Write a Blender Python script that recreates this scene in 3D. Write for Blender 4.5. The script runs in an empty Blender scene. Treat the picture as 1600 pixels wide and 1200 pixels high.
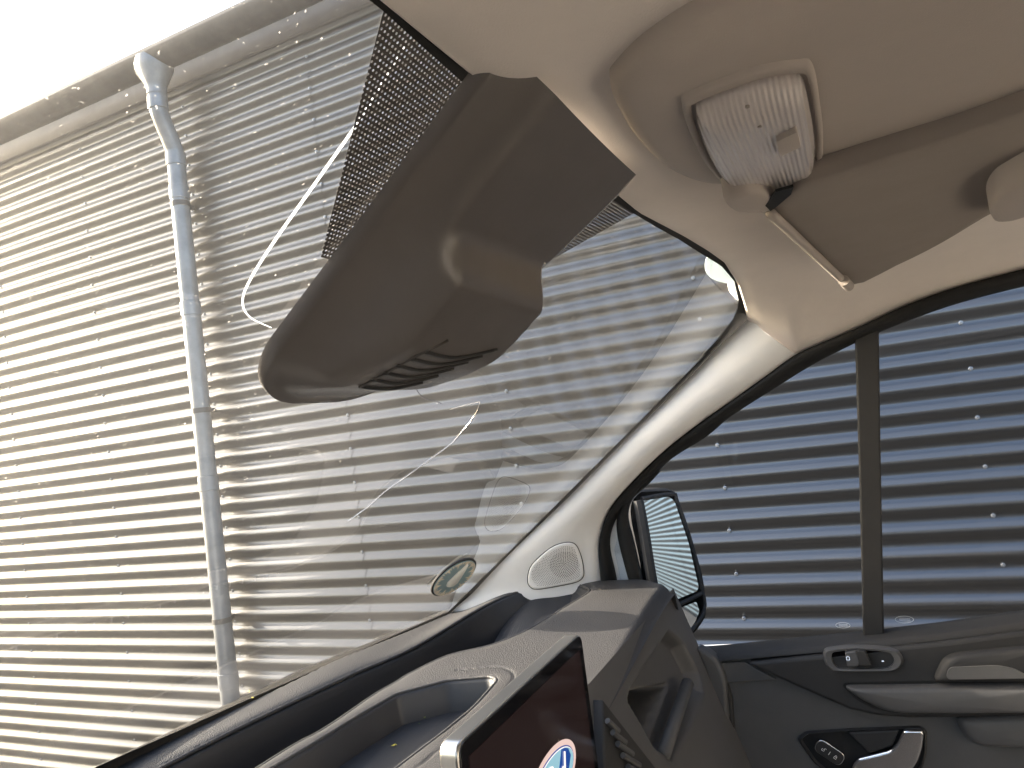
import bpy, bmesh, math, random
import numpy as np
from mathutils import Vector, Matrix
from mathutils.bvhtree import BVHTree
from mathutils.geometry import tessellate_polygon
random.seed(4); rng = np.random.default_rng(4)
S = bpy.context.scene
COL = S.collection
R_ = math.radians

# ------------------------------------------------------------------ camera, sky, sun, exposure
FPX = 1150.0                                    # focal length in pixels of a 1600 px wide frame
CAM = Vector((-0.45, 0.0, 1.62))                # the phone, held at the driver's head; +Y is the van's front, +X the passenger side
AF = Vector((-2500, -390, -1150)).normalized()
AU = Vector((-.1275, 1, 0)); AU.z = -(AU.x*AF.x + AU.y*AF.y)/AF.z; AU.normalize()
AX = AF.cross(AU)
ROT = Matrix((AX, AF, AU))
cam = bpy.data.cameras.new('camera'); cam_o = bpy.data.objects.new('camera', cam); COL.objects.link(cam_o)
cam_o.matrix_world = Matrix.Translation(CAM) @ ROT.to_4x4()
cam.sensor_width = 36; cam.lens = FPX/1600*36; cam.clip_start = .01; cam.clip_end = 3000
S.camera = cam_o
SUN_AZ, SUN_EL = R_(-3.5), R_(21.0)             # azimuth from the van's front towards the passenger side
w = bpy.data.worlds.new('World'); S.world = w; w.use_nodes = True
wn = w.node_tree.nodes; wl = w.node_tree.links
bg = wn['Background']; sky = wn.new('ShaderNodeTexSky'); sky.sky_type = 'NISHITA'; sky.sun_disc = False
sky.sun_elevation = SUN_EL; sky.sun_rotation = SUN_AZ; sky.dust_density = 4.6; sky.air_density = 1.0; sky.ozone_density = 1.0
wl.new(sky.outputs[0], bg.inputs[0]); bg.inputs[1].default_value = .15
sun = bpy.data.lights.new('sun', 'SUN'); sun.energy = 4.6; sun.angle = R_(.6); sun.color = (1, .88, .75)
sun_o = bpy.data.objects.new('sun', sun); COL.objects.link(sun_o)
SD = Vector((math.sin(SUN_AZ)*math.cos(SUN_EL), math.cos(SUN_AZ)*math.cos(SUN_EL), math.sin(SUN_EL)))
sun_o.rotation_euler = SD.to_track_quat('Z', 'Y').to_euler(); sun_o.location = (0, 0, 12)
S.view_settings.view_transform = 'Standard'; S.view_settings.look = 'None'
S.view_settings.gamma = 1; S.view_settings.use_curve_mapping = False
S.view_settings.exposure = 2.3
S.render.engine = 'CYCLES'
S.cycles.use_denoising = True; S.cycles.denoiser = 'OPENIMAGEDENOISE'; S.cycles.denoising_prefilter = 'ACCURATE'; S.cycles.sample_clamp_indirect = 30
S.cycles.max_bounces = 8; S.cycles.transparent_max_bounces = 16; S.cycles.diffuse_bounces = 4; S.cycles.glossy_bounces = 4; S.cycles.transmission_bounces = 4; S.cycles.volume_bounces = 0

# ------------------------------------------------------------------ measuring helpers (photo coordinates -> points on real surfaces)
def ray(u, v): return (ROT @ Vector((u-800, 600-v, -FPX))).normalized()
def P(u, v, ax, val):
    d = ray(u, v); return CAM + d*((val-CAM[ax])/d[ax])
def PF(u, v, fn, t0=.05, t1=3.2):
    d = ray(u, v); n = 500; a = t0; fa = fn(CAM+d*a)
    for i in range(1, n+1):
        b = t0+(t1-t0)*i/n; fb = fn(CAM+d*b)
        if fa*fb <= 0:
            for _ in range(30):
                m = (a+b)/2; fm = fn(CAM+d*m)
                if fa*fm > 0: a, fa = m, fm
                else: b = m
            return CAM+d*a
        a, fa = b, fb
    raise ValueError((u, v))
WSB = .09
def wsy(x, z, off=0): return .725-1.321*(z-1.305)+WSB*(1-(x/.77)**2)+off      # windscreen surface
def WS(u, v, off=0): return PF(u, v, lambda p: p.y-wsy(p.x, p.z, off))
def dpx(z, off=0): return .87-.14*(z-1.25)-off                                # door glass plane
def DG(u, v, off=0): return PF(u, v, lambda p: p.x-dpx(p.z, off))
def DFY(z): return .335-.30*(1.325-z)                                         # rear face of the dashboard
def DF(u, v, off=0): return PF(u, v, lambda p: p.y-DFY(p.z)-off)

# ------------------------------------------------------------------ materials
M = {}
def mat(name, base, rough=.5, metal=0., noise=0., nscale=8., bump=0., bscale=300., spec=.5, coat=0., btype='noise', bdist=.001, stretch=None, sheen=0.):
    m = bpy.data.materials.new(name); m.use_nodes = True; nt = m.node_tree; N = nt.nodes; L = nt.links
    b = N['Principled BSDF']; b.inputs['Base Color'].default_value = (*base, 1); b.inputs['Roughness'].default_value = rough
    b.inputs['Metallic'].default_value = metal; b.inputs['Specular IOR Level'].default_value = spec
    b.inputs['Coat Weight'].default_value = coat; b.inputs['Coat Roughness'].default_value = .18; b.inputs['Sheen Weight'].default_value = sheen
    tc = N.new('ShaderNodeTexCoord'); co = tc.outputs['Object']
    if stretch:
        mp = N.new('ShaderNodeMapping'); mp.inputs['Scale'].default_value = stretch; L.new(co, mp.inputs[0]); co = mp.outputs[0]
    if noise:
        n = N.new('ShaderNodeTexNoise'); n.inputs['Scale'].default_value = nscale; n.inputs['Detail'].default_value = 8; n.inputs['Roughness'].default_value = .65; L.new(co, n.inputs[0])
        r = N.new('ShaderNodeMapRange'); r.inputs[1].default_value = .25; r.inputs[2].default_value = .75; r.inputs[3].default_value = 1-noise; r.inputs[4].default_value = 1+noise; L.new(n.outputs[0], r.inputs[0])
        x = N.new('ShaderNodeMix'); x.data_type = 'RGBA'; x.blend_type = 'MULTIPLY'; x.inputs[0].default_value = 1; x.inputs[6].default_value = (*base, 1); L.new(r.outputs[0], x.inputs[7]); L.new(x.outputs[2], b.inputs['Base Color'])
    if bump:
        if btype == 'voronoi':
            v = N.new('ShaderNodeTexVoronoi'); v.inputs['Scale'].default_value = bscale; out = v.outputs['Distance']
        elif btype == 'wave':
            v = N.new('ShaderNodeTexWave'); v.inputs['Scale'].default_value = bscale; v.inputs['Distortion'].default_value = .5; out = v.outputs['Fac']
        else:
            v = N.new('ShaderNodeTexNoise'); v.inputs['Scale'].default_value = bscale; v.inputs['Detail'].default_value = 4; out = v.outputs[0]
        L.new(tc.outputs['Object'], v.inputs[0])
        bp = N.new('ShaderNodeBump'); bp.inputs['Strength'].default_value = bump; bp.inputs['Distance'].default_value = bdist; L.new(out, bp.inputs['Height']); L.new(bp.outputs[0], b.inputs['Normal'])
    M[name] = m; return m
mat('headliner', (.70, .635, .585), .92, noise=.05, nscale=14, bump=.35, bscale=900, spec=.15, sheen=.15)
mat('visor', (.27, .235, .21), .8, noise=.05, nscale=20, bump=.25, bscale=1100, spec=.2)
mat('console', (.42, .37, .33), .55, noise=.04, nscale=20, bump=.2, bscale=1200, spec=.35)
mat('pillar', (.80, .79, .775), .5, noise=.03, nscale=20, bump=.15, bscale=1300, spec=.4)
mat('smooth_tray_shade', (.024, .024, .027), .5, noise=.1, nscale=30, bump=.15, bscale=900)  # smooth tray plastic; shade inside the trays is put into this darker colour
mat('dash', (.044, .042, .042), .48, noise=.12, nscale=30, bump=.6, bscale=620, btype='voronoi', bdist=.0012, spec=.5)
mat('dash_smooth', (.085, .083, .083), .5, noise=.08, nscale=25, bump=.25, bscale=900, spec=.45)
mat('housing', (.125, .113, .107), .26, noise=.06, nscale=16, bump=.08, bscale=1200, spec=.5)
mat('housing_gloss', (.075, .066, .06), .16, noise=.05, nscale=16, spec=.5)
mat('black_plastic', (.03, .029, .029), .62, noise=.1, nscale=20, bump=.15, bscale=900, spec=.35)
mat('black_gloss', (.006, .005, .006), .08, spec=.5)
mat('rubber', (.012, .012, .012), .62, noise=.15, nscale=30, bump=.2, bscale=500, spec=.3)
mat('chrome', (.72, .72, .74), .16, metal=1., noise=.05, nscale=30)
mat('silver', (.55, .53, .5), .28, metal=1.)
mat('white_paint', (.80, .80, .79), .28, coat=.6, noise=.02)
mat('white_print', (.8, .8, .78), .6)
mat('zinc', (.26, .27, .285), .42, metal=.35, noise=.28, nscale=9, bump=.1, bscale=60)
mat('bracket_steel', (.12, .115, .11), .5, metal=.4)
mat('gutter_steel', (.085, .08, .078), .6, metal=.2, noise=.45, nscale=7, bump=.15, bscale=40)
mat('flashing', (.10, .095, .092), .5, metal=.1, noise=.3, nscale=5)
mat('screw', (.36, .38, .41), .35, metal=.5)
mat('asphalt', (.034, .033, .032), .9, noise=.35, nscale=3, bump=.6, bscale=60, bdist=.01)
mat('roofing', (.12, .12, .12), .7, noise=.2)
mat('tyre', (.02, .02, .02), .8)
mat('seat_fabric', (.05, .05, .055), .9, noise=.15, nscale=40, bump=.4, bscale=500)
mat('leaf_dry', (.42, .36, .05), .7, noise=.3, nscale=200)
mat('leaf_green', (.16, .20, .05), .7, noise=.3, nscale=200)
mat('mirror', (.93, .95, .95), .02, metal=1.)
mat('paper_white', (.86, .85, .80), .6, noise=.05)
mat('disc_blue', (.30, .42, .46), .45, noise=.1, nscale=40)
mat('disc_cream', (.88, .8, .66), .5)
mat('bulkhead', (.28, .27, .26), .8, noise=.05)
mat('cladding', (.022, .023, .025), .31, noise=.05, nscale=2.5, spec=1.0, coat=.1, stretch=(1, .3, 1))

M['cladding'].node_tree.nodes['Principled BSDF'].inputs['IOR'].default_value = 1.75
def emis(name, col, e, rough=.1, base=(.004, .004, .004)):
    m = mat(name, base, rough); b = m.node_tree.nodes['Principled BSDF']
    b.inputs['Emission Color'].default_value = (*col, 1); b.inputs['Emission Strength'].default_value = e; return m
emis('display_lit', (.10, .05, .045), .03)
emis('logo_rim', (1, .72, .64), 0.176); emis('logo_blue', (.02, .10, .45), 0.144); emis('logo_pale', (.35, .62, .72), 0.192); emis('logo_white', (1, .9, .85), 0.240); emis('icon_lit', (.75, .85, 1), 0.224)

def glass(name, tint, dirt=0., volume=0., g=.5, refl=1.6):
    m = bpy.data.materials.new(name); m.use_nodes = True; nt = m.node_tree; N = nt.nodes; L = nt.links
    N.remove(N['Principled BSDF']); out = N['Material Output']
    tr = N.new('ShaderNodeBsdfTransparent'); tr.inputs[0].default_value = (*tint, 1)
    gl = N.new('ShaderNodeBsdfGlossy'); gl.inputs['Roughness'].default_value = .0; gl.inputs[0].default_value = (1, 1, 1, 1)
    fr = N.new('ShaderNodeFresnel'); fr.inputs[0].default_value = 1.5
    ml = N.new('ShaderNodeMath'); ml.operation = 'MULTIPLY'; ml.inputs[1].default_value = refl; ml.use_clamp = True; L.new(fr.outputs[0], ml.inputs[0])
    ge = N.new('ShaderNodeNewGeometry'); iv = N.new('ShaderNodeMath'); iv.operation = 'SUBTRACT'; iv.inputs[0].default_value = 1; L.new(ge.outputs['Backfacing'], iv.inputs[1])
    mb = N.new('ShaderNodeMath'); mb.operation = 'MULTIPLY'; L.new(ml.outputs[0], mb.inputs[0]); L.new(iv.outputs[0], mb.inputs[1]); ml = mb   # light already inside the pane is not bounced to and fro
    mx = N.new('ShaderNodeMixShader'); L.new(ml.outputs[0], mx.inputs[0]); L.new(tr.outputs[0], mx.inputs[1]); L.new(gl.outputs[0], mx.inputs[2])
    last = mx
    if dirt:
        tc = N.new('ShaderNodeTexCoord')
        n = N.new('ShaderNodeTexNoise'); n.inputs['Scale'].default_value = 420; n.inputs['Detail'].default_value = 3; L.new(tc.outputs['Object'], n.inputs[0])
        r = N.new('ShaderNodeMapRange'); r.inputs[1].default_value = .69; r.inputs[2].default_value = .80; r.inputs[3].default_value = 0; r.inputs[4].default_value = dirt; L.new(n.outputs[0], r.inputs[0])
        n2 = N.new('ShaderNodeTexNoise'); n2.inputs['Scale'].default_value = 5; n2.inputs['Detail'].default_value = 5; L.new(tc.outputs['Object'], n2.inputs[0])
        r2 = N.new('ShaderNodeMapRange'); r2.inputs[1].default_value = .4; r2.inputs[2].default_value = .75; r2.inputs[3].default_value = 0.0; r2.inputs[4].default_value = .004; L.new(n2.outputs[0], r2.inputs[0])
        ad = N.new('ShaderNodeMath'); ad.operation = 'ADD'; ad.use_clamp = True; L.new(r.outputs[0], ad.inputs[0]); L.new(r2.outputs[0], ad.inputs[1])
        tl = N.new('ShaderNodeBsdfTranslucent'); tl.inputs[0].default_value = (.8, .77, .72, 1)
        m2 = N.new('ShaderNodeMixShader'); L.new(ad.outputs[0], m2.inputs[0]); L.new(mx.outputs[0], m2.inputs[1]); L.new(tl.outputs[0], m2.inputs[2]); last = m2
    L.new(last.outputs[0], out.inputs['Surface'])
    if volume:
        vs = N.new('ShaderNodeVolumeScatter'); vs.inputs['Density'].default_value = volume; vs.inputs['Anisotropy'].default_value = g; vs.inputs[0].default_value = (1, .96, .90, 1)
        L.new(vs.outputs[0], out.inputs['Volume'])
    M[name] = m; return m
glass('windscreen_glass', (.97, .985, .98), dirt=.35, volume=6.0, g=.78, refl=1.35)
glass('door_glass', (.90, .92, .94), refl=.7)

def frit_material():
    m = bpy.data.materials.new('frit_dots'); m.use_nodes = True; nt = m.node_tree; N = nt.nodes; L = nt.links
    b = N['Principled BSDF']; b.inputs['Base Color'].default_value = (.075, .066, .06, 1); b.inputs['Roughness'].default_value = .5
    uv = N.new('ShaderNodeUVMap'); sx = N.new('ShaderNodeSeparateXYZ'); L.new(uv.outputs[0], sx.inputs[0])
    def mt(op, a, bb=None):
        n = N.new('ShaderNodeMath'); n.operation = op
        for i, q in enumerate((a, bb)):
            if q is None: continue
            if isinstance(q, (int, float)): n.inputs[i].default_value = q
            else: L.new(q, n.inputs[i])
        return n.outputs[0]
    row = mt('FLOOR', sx.outputs[1]); xo = mt('ADD', sx.outputs[0], mt('MULTIPLY', mt('MODULO', row, 2.), .5))
    fx = mt('SUBTRACT', mt('FRACT', xo), .5); fy = mt('SUBTRACT', mt('FRACT', sx.outputs[1]), .5)
    d = mt('SQRT', mt('ADD', mt('MULTIPLY', fx, fx), mt('MULTIPLY', fy, fy)))
    hole = mt('LESS_THAN', d, .25)
    tr = N.new('ShaderNodeBsdfTransparent'); mx = N.new('ShaderNodeMixShader')
    L.new(hole, mx.inputs[0]); L.new(b.outputs[0], mx.inputs[1]); L.new(tr.outputs[0], mx.inputs[2]); L.new(mx.outputs[0], N['Material Output'].inputs[0])
    M['frit_dots'] = m
frit_material()
def film(name, col, rough=.3, alpha=.5):
    m = bpy.data.materials.new(name); m.use_nodes = True; N = m.node_tree.nodes; L = m.node_tree.links
    N.remove(N['Principled BSDF']); d = N.new('ShaderNodeBsdfDiffuse'); d.inputs[0].default_value = (*col, 1); t = N.new('ShaderNodeBsdfTranslucent'); t.inputs[0].default_value = (*col, 1)
    mx = N.new('ShaderNodeMixShader'); mx.inputs[0].default_value = alpha; L.new(d.outputs[0], mx.inputs[1]); L.new(t.outputs[0], mx.inputs[2]); L.new(mx.outputs[0], N['Material Output'].inputs[0]); M[name] = m
film('film_white', (.80, .86, .88), alpha=.35)
film('film_edge', (.9, .93, .95), alpha=.6)
def lens_material():
    m = mat('lamp_lens', (.74, .68, .65), .2, spec=.5, coat=.4, bump=.5, bscale=105, btype='wave', bdist=.0012)
    [n for n in m.node_tree.nodes if n.bl_idname == 'ShaderNodeTexWave'][0].bands_direction = 'Y'
    b = m.node_tree.nodes['Principled BSDF']; b.inputs['Transmission Weight'].default_value = .25; b.inputs['IOR'].default_value = 1.45
lens_material()

# ------------------------------------------------------------------ mesh helpers
def link(name, me, m, parent=None, smooth=True, kind=None):
    o = bpy.data.objects.new(name, me); COL.objects.link(o)
    if m: me.materials.append(M[m] if isinstance(m, str) else m)
    if parent is not None:
        o.parent = parent; o.matrix_parent_inverse = Matrix.Translation(-world_loc(parent))
    if smooth:
        for p in me.polygons: p.use_smooth = True
    if kind: o['kind'] = kind
    return o
def world_loc(o):
    l = o.location.copy()
    while o.parent:
        o = o.parent
    return o.location.copy() if o.type == 'EMPTY' else l
def mesh(name, vs, fs, m, parent=None, smooth=True, bevel=0., solid=0., sharp=True, kind=None):
    me = bpy.data.meshes.new(name); me.from_pydata([tuple(v) for v in vs], [], fs); me.update()
    bm = bmesh.new(); bm.from_mesh(me); bmesh.ops.remove_doubles(bm, verts=bm.verts, dist=1e-6); bmesh.ops.recalc_face_normals(bm, faces=bm.faces); bm.to_mesh(me); bm.free()
    o = link(name, me, m, parent, smooth, kind)
    if solid:
        md = o.modifiers.new('thickness', 'SOLIDIFY'); md.thickness = abs(solid); md.offset = 1 if solid > 0 else -1
    if bevel:
        md = o.modifiers.new('bevel', 'BEVEL'); md.width = bevel; md.segments = 3; md.limit_method = 'ANGLE'; md.angle_limit = R_(35); md.harden_normals = False
    if smooth and sharp:
        try: me.set_sharp_from_angle(angle=R_(40))
        except Exception: pass
    return o
def cr(pts, n=6, closed=False):
    """Catmull-Rom through points"""
    pts = [Vector(p) for p in pts]; out = []; k = len(pts)
    for i in range(k if closed else k-1):
        if closed: p0, p1, p2, p3 = pts[(i-1) % k], pts[i], pts[(i+1) % k], pts[(i+2) % k]
        else: p0, p1, p2, p3 = pts[max(i-1, 0)], pts[i], pts[i+1], pts[min(i+2, k-1)]
        for j in range(n):
            t = j/n
            out.append(.5*((2*p1)+(p2-p0)*t+(2*p0-5*p1+4*p2-p3)*t*t+(3*p1-p0-3*p2+p3)*t**3))
    if not closed: out.append(pts[-1])
    return out
def round_poly(pts, r, n=5):
    """polygon with each corner rounded (2D or 3D), r a fraction-limited length"""
    out = []; k = len(pts); pts = [Vector(p) for p in pts]
    for i in range(k):
        a, b, c = pts[i-1], pts[i], pts[(i+1) % k]
        d1, d2 = a-b, c-b; q = min(r, d1.length*.45, d2.length*.45)
        s, e = b+d1.normalized()*q, b+d2.normalized()*q
        for j in range(n+1):
            t = j/n; out.append(s*(1-t)**2+b*2*t*(1-t)+e*t*t)
    return out
def resample(pts, n):
    pts = [Vector(p) for p in pts]; L = [0.]
    for a, b in zip(pts, pts[1:]): L.append(L[-1]+(b-a).length)
    out = []; j = 0
    for i in range(n):
        s = L[-1]*i/(n-1)
        while j < len(L)-2 and L[j+1] < s: j += 1
        t = (s-L[j])/max(1e-9, L[j+1]-L[j]); out.append(pts[j].lerp(pts[j+1], min(1, max(0, t))))
    return out
def loft(name, lines, m, parent=None, closed=False, **kw):
    n = len(lines[0]); vs = [v for l in lines for v in l]; fs = []
    for i in range(len(lines)-1):
        for j in range(n if closed else n-1):
            k = (j+1) % n; fs.append((i*n+j, i*n+k, (i+1)*n+k, (i+1)*n+j))
    return mesh(name, vs, fs, m, parent, **kw)
def tube(name, pts, r, m, parent=None, seg=8, rs=None, caps=True, **kw):
    pts = [Vector(p) for p in pts]; vs = []; fs = []; n = len(pts); up = None
    for i, p in enumerate(pts):
        t = (pts[min(i+1, n-1)]-pts[max(i-1, 0)]).normalized()
        if up is None: up = t.orthogonal().normalized()
        up = (up-t*up.dot(t)).normalized(); b = t.cross(up); rr = rs[i] if rs else r
        for k in range(seg):
            a = 2*math.pi*k/seg; vs.append(p+(up*math.cos(a)+b*math.sin(a))*rr)
    for i in range(n-1):
        for k in range(seg):
            l = (k+1) % seg; fs.append((i*seg+k, i*seg+l, (i+1)*seg+l, (i+1)*seg+k))
    if caps: fs += [tuple(range(seg)), tuple(range((n-1)*seg, n*seg))]
    return mesh(name, vs, fs, m, parent, **kw)
def extrude(name, outline, vec, m, parent=None, bevel=0., **kw):
    n = len(outline); vec = Vector(vec); o = [Vector(p) for p in outline]
    vs = o+[p+vec for p in o]; fs = [tuple(range(n)), tuple(range(2*n-1, n-1, -1))]+[(i, (i+1) % n, n+(i+1) % n, n+i) for i in range(n)]
    return mesh(name, vs, fs, m, parent, bevel=bevel, **kw)
def pillow(name, outline, nrm, prof, m, parent=None, center=None, **kw):
    """domed plate: rings of the outline shrunk towards its centre, raised along nrm. prof = [(inset length, height)]"""
    o = [Vector(p) for p in outline]; nrm = Vector(nrm).normalized(); c = Vector(center) if center else sum(o, Vector())/len(o)
    n = len(o); vs = []; fs = []
    mean = sum((p-c).length for p in o)/n
    for ins, h in prof:
        for p in o: vs.append(p+(c-p)*(ins/mean)+nrm*h)
    for i in range(len(prof)-1):
        for j in range(n): k = (j+1) % n; fs.append((i*n+j, i*n+k, (i+1)*n+k, (i+1)*n+j))
    ce = len(vs); vs.append(c*1.0+nrm*prof[-1][1]+(sum((vs[-1-q]-nrm*prof[-1][1] for q in range(n)), Vector())/n-c)*1.0)
    b = (len(prof)-1)*n
    for j in range(n): fs.append((b+j, b+(j+1) % n, ce))
    return mesh(name, vs, fs, m, parent, **kw)
def box(name, lo, hi, m, parent=None, bevel=0., **kw):
    x0, y0, z0 = lo; x1, y1, z1 = hi
    return extrude(name, [(x0, y0, z0), (x1, y0, z0), (x1, y1, z0), (x0, y1, z0)], (0, 0, z1-z0), m, parent, bevel, **kw)
def thing(name, label, cat, loc, group=None):
    o = bpy.data.objects.new(name, None); COL.objects.link(o); o.location = loc; o.empty_display_size = .1
    o['label'] = label; o['category'] = cat
    if group: o['group'] = group
    return o
def tag(o, label, cat, group=None):
    o['label'] = label; o['category'] = cat
    if group: o['group'] = group
def sstep(a, b, x):
    t = np.clip((x-a)/(b-a), 0, 1); return t*t*(3-2*t)
def sdist(X, Y, poly):
    """signed distance to polygon, negative inside (numpy)"""
    p = np.array([(q[0], q[1]) for q in poly]); d = np.full(X.shape, 1e9); ins = np.zeros(X.shape, bool)
    for i in range(len(p)):
        a, b = p[i-1], p[i]; e = b-a; wx, wy = X-a[0], Y-a[1]
        t = np.clip((wx*e[0]+wy*e[1])/max(1e-12, e@e), 0, 1); d = np.minimum(d, np.hypot(wx-e[0]*t, wy-e[1]*t))
        c = ((a[1] > Y) != (b[1] > Y)) & (X < (b[0]-a[0])*(Y-a[1])/(b[1]-a[1]+1e-12)+a[0]); ins ^= c
    return np.where(ins, -d, d)
def grid(name, V, m, parent=None, keep=None, **kw):
    """V: array (r, c, 3)"""
    r, c, _ = V.shape; fs = []
    for i in range(r-1):
        for j in range(c-1):
            if keep is None or (keep[i, j] and keep[i+1, j] and keep[i, j+1] and keep[i+1, j+1]):
                a = i*c+j; fs.append((a, a+1, a+c+1, a+c))
            elif keep is not None:
                q = [(i, j), (i, j+1), (i+1, j+1), (i+1, j)]; ok = [w_ for w_ in q if keep[w_]]
                if len(ok) == 3: fs.append(tuple(w_[0]*c+w_[1] for w_ in ok))
    me = bpy.data.meshes.new(name); me.from_pydata(V.reshape(-1, 3).tolist(), [], fs); me.update()
    bm = bmesh.new(); bm.from_mesh(me); bmesh.ops.delete(bm, geom=[v for v in bm.verts if not v.link_faces], context='VERTS'); bm.to_mesh(me); bm.free()
    return link(name, me, m, parent, True)

# ------------------------------------------------------------------ ground
g = extrude('ground', [(-400, -400, 0), (400, -400, 0), (400, 400, 0), (-400, 400, 0)], (0, 0, -.3), 'asphalt', smooth=False); g['kind'] = 'structure'

# ------------------------------------------------------------------ building with horizontal corrugated cladding
WX = 2.23; PITCH = .076; ZV = 1.38*PITCH                     # screw rows sit in the valleys at ZV + 2k pitches
bld = thing('metal_clad_building', 'long low building clad in dark corrugated metal with a gutter along its eaves', 'building', (WX, 2.8, 0))
COLS = [-.342+.797*i for i in range(-3, 13)]
def sheet(y0, y1, dx):
    vs = []; fs = []; nz = int((3.56-.06)/PITCH*10); ny = max(2, int((y1-y0)/.8)+1)
    for i in range(nz+1):
        z = .06+(3.56-.06)*i/nz; x = WX+.009*math.cos(2*math.pi*(z-ZV)/PITCH)+dx
        for j in range(ny+1): vs.append((x, y0+(y1-y0)*j/ny, z))
    for i in range(nz):
        for j in range(ny): a = i*(ny+1)+j; fs.append((a, a+1, a+ny+2, a+ny+1))
    return mesh('cladding_sheet', vs, fs, 'cladding', bld, sharp=False)
edges = [-16, -9.1, -4.7, COLS[3]+.02, COLS[6]+.02, COLS[9]+.02, COLS[12]+.02, 12, 17, 24]
for i in range(len(edges)-1): sheet(edges[i]-.03, edges[i+1]+.03, .0012 if i % 2 else -.0012)
sm = None
for yc in COLS:
    for k in range(0, 23):
        z = ZV+2*PITCH*k
        if z > 3.5 or z < .1: continue
        y = yc+random.uniform(-.004, .004); zz = z+random.uniform(-.003, .003)
        if sm is None:
            vs = []; fs = []
            for rr, h in ((.0072, 0), (.0072, .0015), (.0048, .0022), (.0044, .006)):
                for q in range(8): a = 2*math.pi*q/8; vs.append((-h, rr*math.cos(a), rr*math.sin(a)))
            for i in range(3):
                for q in range(8): l = (q+1) % 8; fs.append((i*8+q, i*8+l, i*8+8+l, i*8+8+q))
            fs.append(tuple(range(24, 32)))
            o = mesh('screw', vs, fs, 'screw', bld); sm = o.data
        else:
            o = bpy.data.objects.new('screw', sm); COL.objects.link(o); o.parent = bld; o.matrix_parent_inverse = Matrix.Translation(-bld.location)
        o.location = (WX+.007, y, zz)
box('plinth', (WX+.03, -16, 0), (WX+.3, 24, .1), 'flashing', bld)
# eaves: flashing strip, fascia, roof
extrude('eaves_flashing', [(WX-.012, -16, 3.545), (WX-.018, -16, 3.552), (WX-.018, -16, 3.60), (WX+.02, -16, 3.60), (WX+.02, -16, 3.545)], (0, 40, 0), 'flashing', bld, smooth=False)
box('fascia', (WX-.014, -16, 3.60), (WX+.03, 24, 3.70), 'flashing', bld)
extrude('roof', [(WX-.05, -16, 3.702), (WX+6, -16, 4.25), (WX+12, -16, 3.72), (WX+12, -16, 3.62), (WX-.05, -16, 3.685)], (0, 40, 0), 'roofing', bld, smooth=False)
box('back_wall', (WX+.35, -15.9, 0), (WX+11.9, 23.9, 3.55), 'flashing', bld)
# half round gutter
GX, GZ, GR = WX-.152, 3.645, .075
ln = []
for k in range(15):
    a = math.pi+math.pi*k/14; ln.append([Vector((GX+GR*math.cos(a), y, GZ+GR*math.sin(a))) for y in np.linspace(-16, 24, 41)])
gut = loft('gutter', ln, 'gutter_steel', bld, solid=.003)
tube('gutter_bead', [(GX-GR, -16, GZ+.004), (GX-GR, 24, GZ+.004)], .010, 'gutter_steel', gut)
for y in np.arange(-4.7, 16, .78):
    pts = [Vector((GX+(GR+.004)*math.cos(a), y, GZ+(GR+.004)*math.sin(a))) for a in np.linspace(math.pi*.97, 2*math.pi, 14)]
    q = [p+Vector((0, .014, 0)) for p in pts]
    b = loft('gutter_bracket', [pts, q], 'bracket_steel', gut, solid=.004)
    box('bracket_clip', (GX-GR-.016, y-.004, GZ-.002), (GX-GR+.018, y+.018, GZ+.022), 'bracket_steel', gut, bevel=.002)
# funnel, swan neck and downpipe
PY = 2.84; PX = WX-.078; PR = .043
fn = []
for z, rr in ((3.63, .080), (3.60, .082), (3.57, .078), (3.50, .052), (3.48, .047), (3.45, .047)):
    fn.append([Vector((GX+.0+rr*1.0*math.cos(a), PY+rr*(1.25 if z > 3.53 else 1)*math.sin(a), z)) for a in np.linspace(0, 2*math.pi, 25)[:-1]])
loft('outlet_funnel', fn, 'zinc', bld, closed=True)
neck = cr([(GX, PY, 3.50), (GX, PY, 3.40), (GX+.003, PY, 3.365), (GX+.02, PY, 3.32), (PX-.02, PY, 3.24), (PX-.003, PY, 3.195), (PX, PY, 3.16), (PX, PY, 3.10)], 5)
tube('swan_neck', neck, PR-.001, 'zinc', bld, seg=24)
tube('downpipe', [(PX, PY, 3.16), (PX, PY, .12)], PR, 'zinc', bld, seg=28)
for z in (3.41, 3.15, 2.98, 2.40, 1.55, .62):
    xx = GX if z > 3.3 else PX
    tube('pipe_socket', [(xx, PY, z-.035), (xx, PY, z-.033), (xx, PY, z+.033), (xx, PY, z+.035)], PR+.004, 'zinc', bld, seg=28, rs=[PR, PR+.004, PR+.004, PR])
for z in (2.92, 1.9, .9):
    tube('pipe_clip', [(PX, PY, z-.012), (PX, PY, z+.012)], PR+.003, 'gutter_steel', bld, seg=24)
    box('clip_stem', (PX+PR-.004, PY-.01, z-.01), (WX+.004, PY+.01, z+.01), 'gutter_steel', bld)

# ------------------------------------------------------------------ the van
van = thing('van', 'white van seen from its driver seat, pale headliner, dark dashboard and wide windscreen', 'van', (0, 0, 0))

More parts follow.
